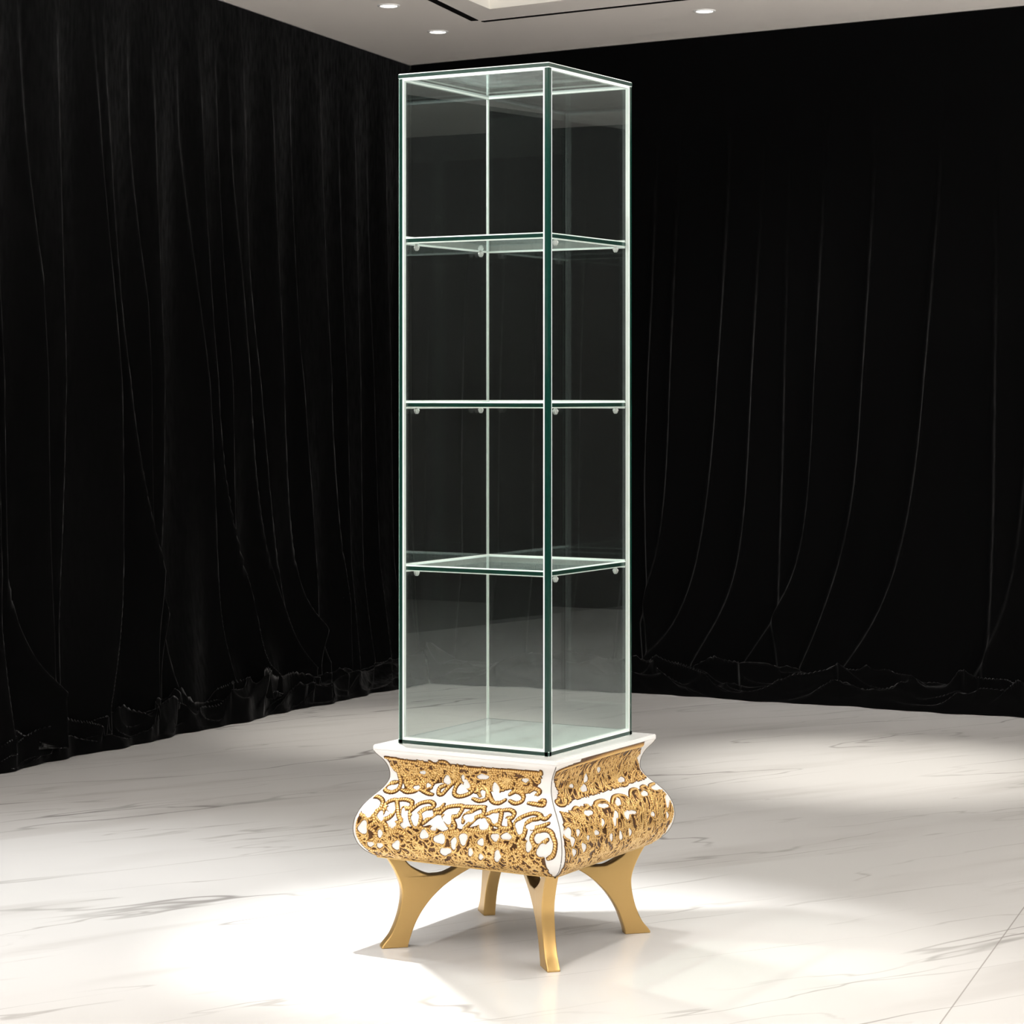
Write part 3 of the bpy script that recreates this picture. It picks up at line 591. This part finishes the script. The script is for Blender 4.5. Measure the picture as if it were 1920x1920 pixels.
def scroll_relief(data, hw, fill_hw, flow, seed, nfill, curl):
    rng = random.Random(seed)
    us = np.arange(-268, 269, 1.0); vs = np.arange(-2, 292, 1.0)
    X, Y = np.meshgrid(us, vs)
    S = np.full(X.shape, -99.); Hh = np.zeros(X.shape); Tn = np.zeros(X.shape)
    def stroke(P, w, pitch=5.0, top=1.0):
        P = np.array(P, float); seg = np.diff(P, axis=0); ln = np.hypot(seg[:, 0], seg[:, 1]); acc = np.concatenate([[0], np.cumsum(ln)])
        tot = acc[-1]
        if tot < 1: return
        R = w+3
        i0 = max(0, int(P[:, 0].min()-R+268)); i1 = min(len(us), int(P[:, 0].max()+R+269))
        j0 = max(0, int(P[:, 1].min()-R+2)); j1 = min(len(vs), int(P[:, 1].max()+R+3))
        if i1 <= i0 or j1 <= j0: return
        x, y = X[j0:j1, i0:i1], Y[j0:j1, i0:i1]
        best = np.full(x.shape, 1e9); bl = np.zeros(x.shape); bs = np.zeros(x.shape)
        for k in range(len(seg)):
            if ln[k] < 1e-6: continue
            dx, dy = x-P[k, 0], y-P[k, 1]; t = np.clip((dx*seg[k, 0]+dy*seg[k, 1])/ln[k]**2, 0, 1)
            ex, ey = dx-t*seg[k, 0], dy-t*seg[k, 1]; dd = np.hypot(ex, ey); m_ = dd < best
            best = np.where(m_, dd, best); bl = np.where(m_, acc[k]+t*ln[k], bl)
            bs = np.where(m_, (seg[k, 0]*dy-seg[k, 1]*dx)/ln[k], bs)
        ww = w*np.clip(.72+.28*np.minimum(bl, tot-bl)/10, .6, 1.0)
        q = np.clip(1-(best/ww)**2, 0, 1)
        rope = np.sin(2*PI*(bl/pitch+.34*bs/w))
        dome = np.sqrt(q)
        h = dome*w*.62*top*(1+.20*rope)
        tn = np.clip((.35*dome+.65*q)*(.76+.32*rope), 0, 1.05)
        s = ww+1.6-best
        A = (slice(j0, j1), slice(i0, i1))
        up = h > Hh[A]; Hh[A] = np.where(up, h, Hh[A]); Tn[A] = np.where(up, tn, Tn[A])
        S[A] = np.maximum(S[A], s)
    # holes: signed distance outside the ellipse
    Hd = np.full(X.shape, 99.)
    for (cx, cy_, a, b_, c_, d_) in data['h']:
        # columns (a,c),(b,d)
        Mx = np.array(((a, b_), (c_, d_)), float); det = abs(np.linalg.det(Mx))
        if det < 1: continue
        iv = np.linalg.inv(Mx); dx, dy = X-cx, Y-cy_
        q = np.hypot(iv[0, 0]*dx+iv[0, 1]*dy, iv[1, 0]*dx+iv[1, 1]*dy)
        wob = 1+.13*np.sin(3*np.arctan2(dy, dx)+cx)
        Hd = np.minimum(Hd, (q/wob-1)*math.sqrt(det))
    def ok(x, y):
        i, j = int(round(x+268)), int(round(y+2))
        return 0 <= i < len(us) and 0 <= j < len(vs) and Hd[j, i] > fill_hw*.6
    # dense fill first (it lies lower), then the traced ropes on top
    for poly in data['p']:
        poly = [(x, 289 if y > 228 else y) for x, y in poly]
        IN = inside(poly, X, Y)
        xs_, ys_ = zip(*poly); cnt = 0; want = int(nfill*IN.sum()/52000.)
        for _ in range(want*8):
            if cnt >= want: break
            x, y = rng.uniform(min(xs_), max(xs_)), rng.uniform(min(ys_), max(ys_))
            j, i = int(round(y+2)), int(round(x+268))
            if not (0 <= i < len(us) and 0 <= j < len(vs)) or not IN[j, i] or not ok(x, y): continue
            th = flow(x, y)+rng.uniform(-.5, .5); cv = rng.choice((-1, 1))*rng.uniform(*curl)
            P = [(x, y)]
            for k in range(rng.randint(5, 13)):
                x += 3*math.cos(th); y += 3*math.sin(th); th += cv*3*.55; cv *= 1.03
                j, i = int(round(y+2)), int(round(x+268))
                if not (0 <= i < len(us) and 0 <= j < len(vs)) or not IN[j, i] or not ok(x, y): break
                P.append((x, y))
            if len(P) > 2: stroke(P, fill_hw*rng.uniform(.8, 1.2), 4.2, rng.uniform(.8, 1.15)); cnt += 1
        S[:] = np.where(IN, np.maximum(S, 1.5), S)
    for ln_ in data['s']: stroke(crom(ln_), hw, 6.0)
    # raised lip round every opening
    lip = np.clip(1-((Hd-2.6)/2.4)**2, 0, 1)*(S > 0)
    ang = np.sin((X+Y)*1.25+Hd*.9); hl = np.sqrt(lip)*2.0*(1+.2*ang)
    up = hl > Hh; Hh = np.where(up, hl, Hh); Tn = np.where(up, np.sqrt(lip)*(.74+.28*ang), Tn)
    S = np.minimum(S, Hd)
    # keep clear of the corners of the body
    rr = np.interp(vs, pv*1000, prof[:, 1])*1000
    S = np.minimum(S, (rr[:, None]-7)-np.abs(X)); S = np.minimum(S, Y+1.5-0*X); S = np.minimum(S, 288-Y)
    edge = np.clip(S/1.3, 0, 1)
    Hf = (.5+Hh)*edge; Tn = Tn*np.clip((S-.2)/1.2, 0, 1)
    return us, vs, S, Hf, Tn
def relief_object(name, grid, parent):
    us, vs, S, Hf, Tn = grid
    gy, gx = np.gradient(S); gl = np.hypot(gx, gy)+1e-6
    keep = S > 0
    cell = (keep[:-1, :-1].astype(int)+keep[1:, :-1]+keep[:-1, 1:]+keep[1:, 1:]) >= 3
    used = np.zeros(S.shape, bool)
    for a in (0, 1):
        for b in (0, 1): used[a:a+cell.shape[0], b:b+cell.shape[1]] |= cell
    idx = -np.ones(S.shape, int); jj, ii = np.nonzero(used); idx[jj, ii] = np.arange(len(jj))
    s = S[jj, ii]; mv = np.where(s < 0, np.clip(-s, 0, .8), 0)
    u = us[ii]+gx[jj, ii]/gl[jj, ii]*mv; v_ = vs[jj]+gy[jj, ii]/gl[jj, ii]*mv
    z = np.interp(v_, pv*1000, prof[:, 0]); r = np.interp(v_, pv*1000, prof[:, 1])
    e = 1.5; z2 = np.interp(v_+e, pv*1000, prof[:, 0]); r2 = np.interp(v_+e, pv*1000, prof[:, 1]); z1 = np.interp(v_-e, pv*1000, prof[:, 0]); r1 = np.interp(v_-e, pv*1000, prof[:, 1])
    dz, dr = z2-z1, r2-r1; L = np.hypot(dz, dr)+1e-9; nr, nz = -dz/L, dr/L     # outward normal in (r, z)
    h = np.where(s < 0, -.0004, Hf[jj, ii]/1000)
    rr = r+nr*h; zz = z+nz*h
    V = np.stack([u/1000, -rr, zz], 1)
    cj, ci = np.nonzero(cell)
    F = np.stack([idx[cj, ci], idx[cj+1, ci], idx[cj+1, ci+1], idx[cj, ci+1]], 1)
    me = bpy.data.meshes.new(name); me.from_pydata(V.tolist(), [], F.tolist()); me.update()
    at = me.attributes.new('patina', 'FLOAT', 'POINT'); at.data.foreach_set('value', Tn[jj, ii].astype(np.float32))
    me.polygons.foreach_set('use_smooth', [True]*len(me.polygons))
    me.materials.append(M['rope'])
    return me
pv = pv*1.0
flowA = lambda x, y: 3.0*mnoise.noise(Vector((x*.014, y*.014, 2.3)))+.9
flowB = lambda x, y: (2.0 if y < 105 else 1.25+.0035*(x+100)) + 1.1*mnoise.noise(Vector((x*.012, y*.012, 7.7)))
gA = scroll_relief(ORN['A'], 4.8, 2.6, flowA, 5, 500, (.06, .24))
gB = scroll_relief(ORN['B'], 4.2, 2.4, flowB, 9, 620, (.02, .11))
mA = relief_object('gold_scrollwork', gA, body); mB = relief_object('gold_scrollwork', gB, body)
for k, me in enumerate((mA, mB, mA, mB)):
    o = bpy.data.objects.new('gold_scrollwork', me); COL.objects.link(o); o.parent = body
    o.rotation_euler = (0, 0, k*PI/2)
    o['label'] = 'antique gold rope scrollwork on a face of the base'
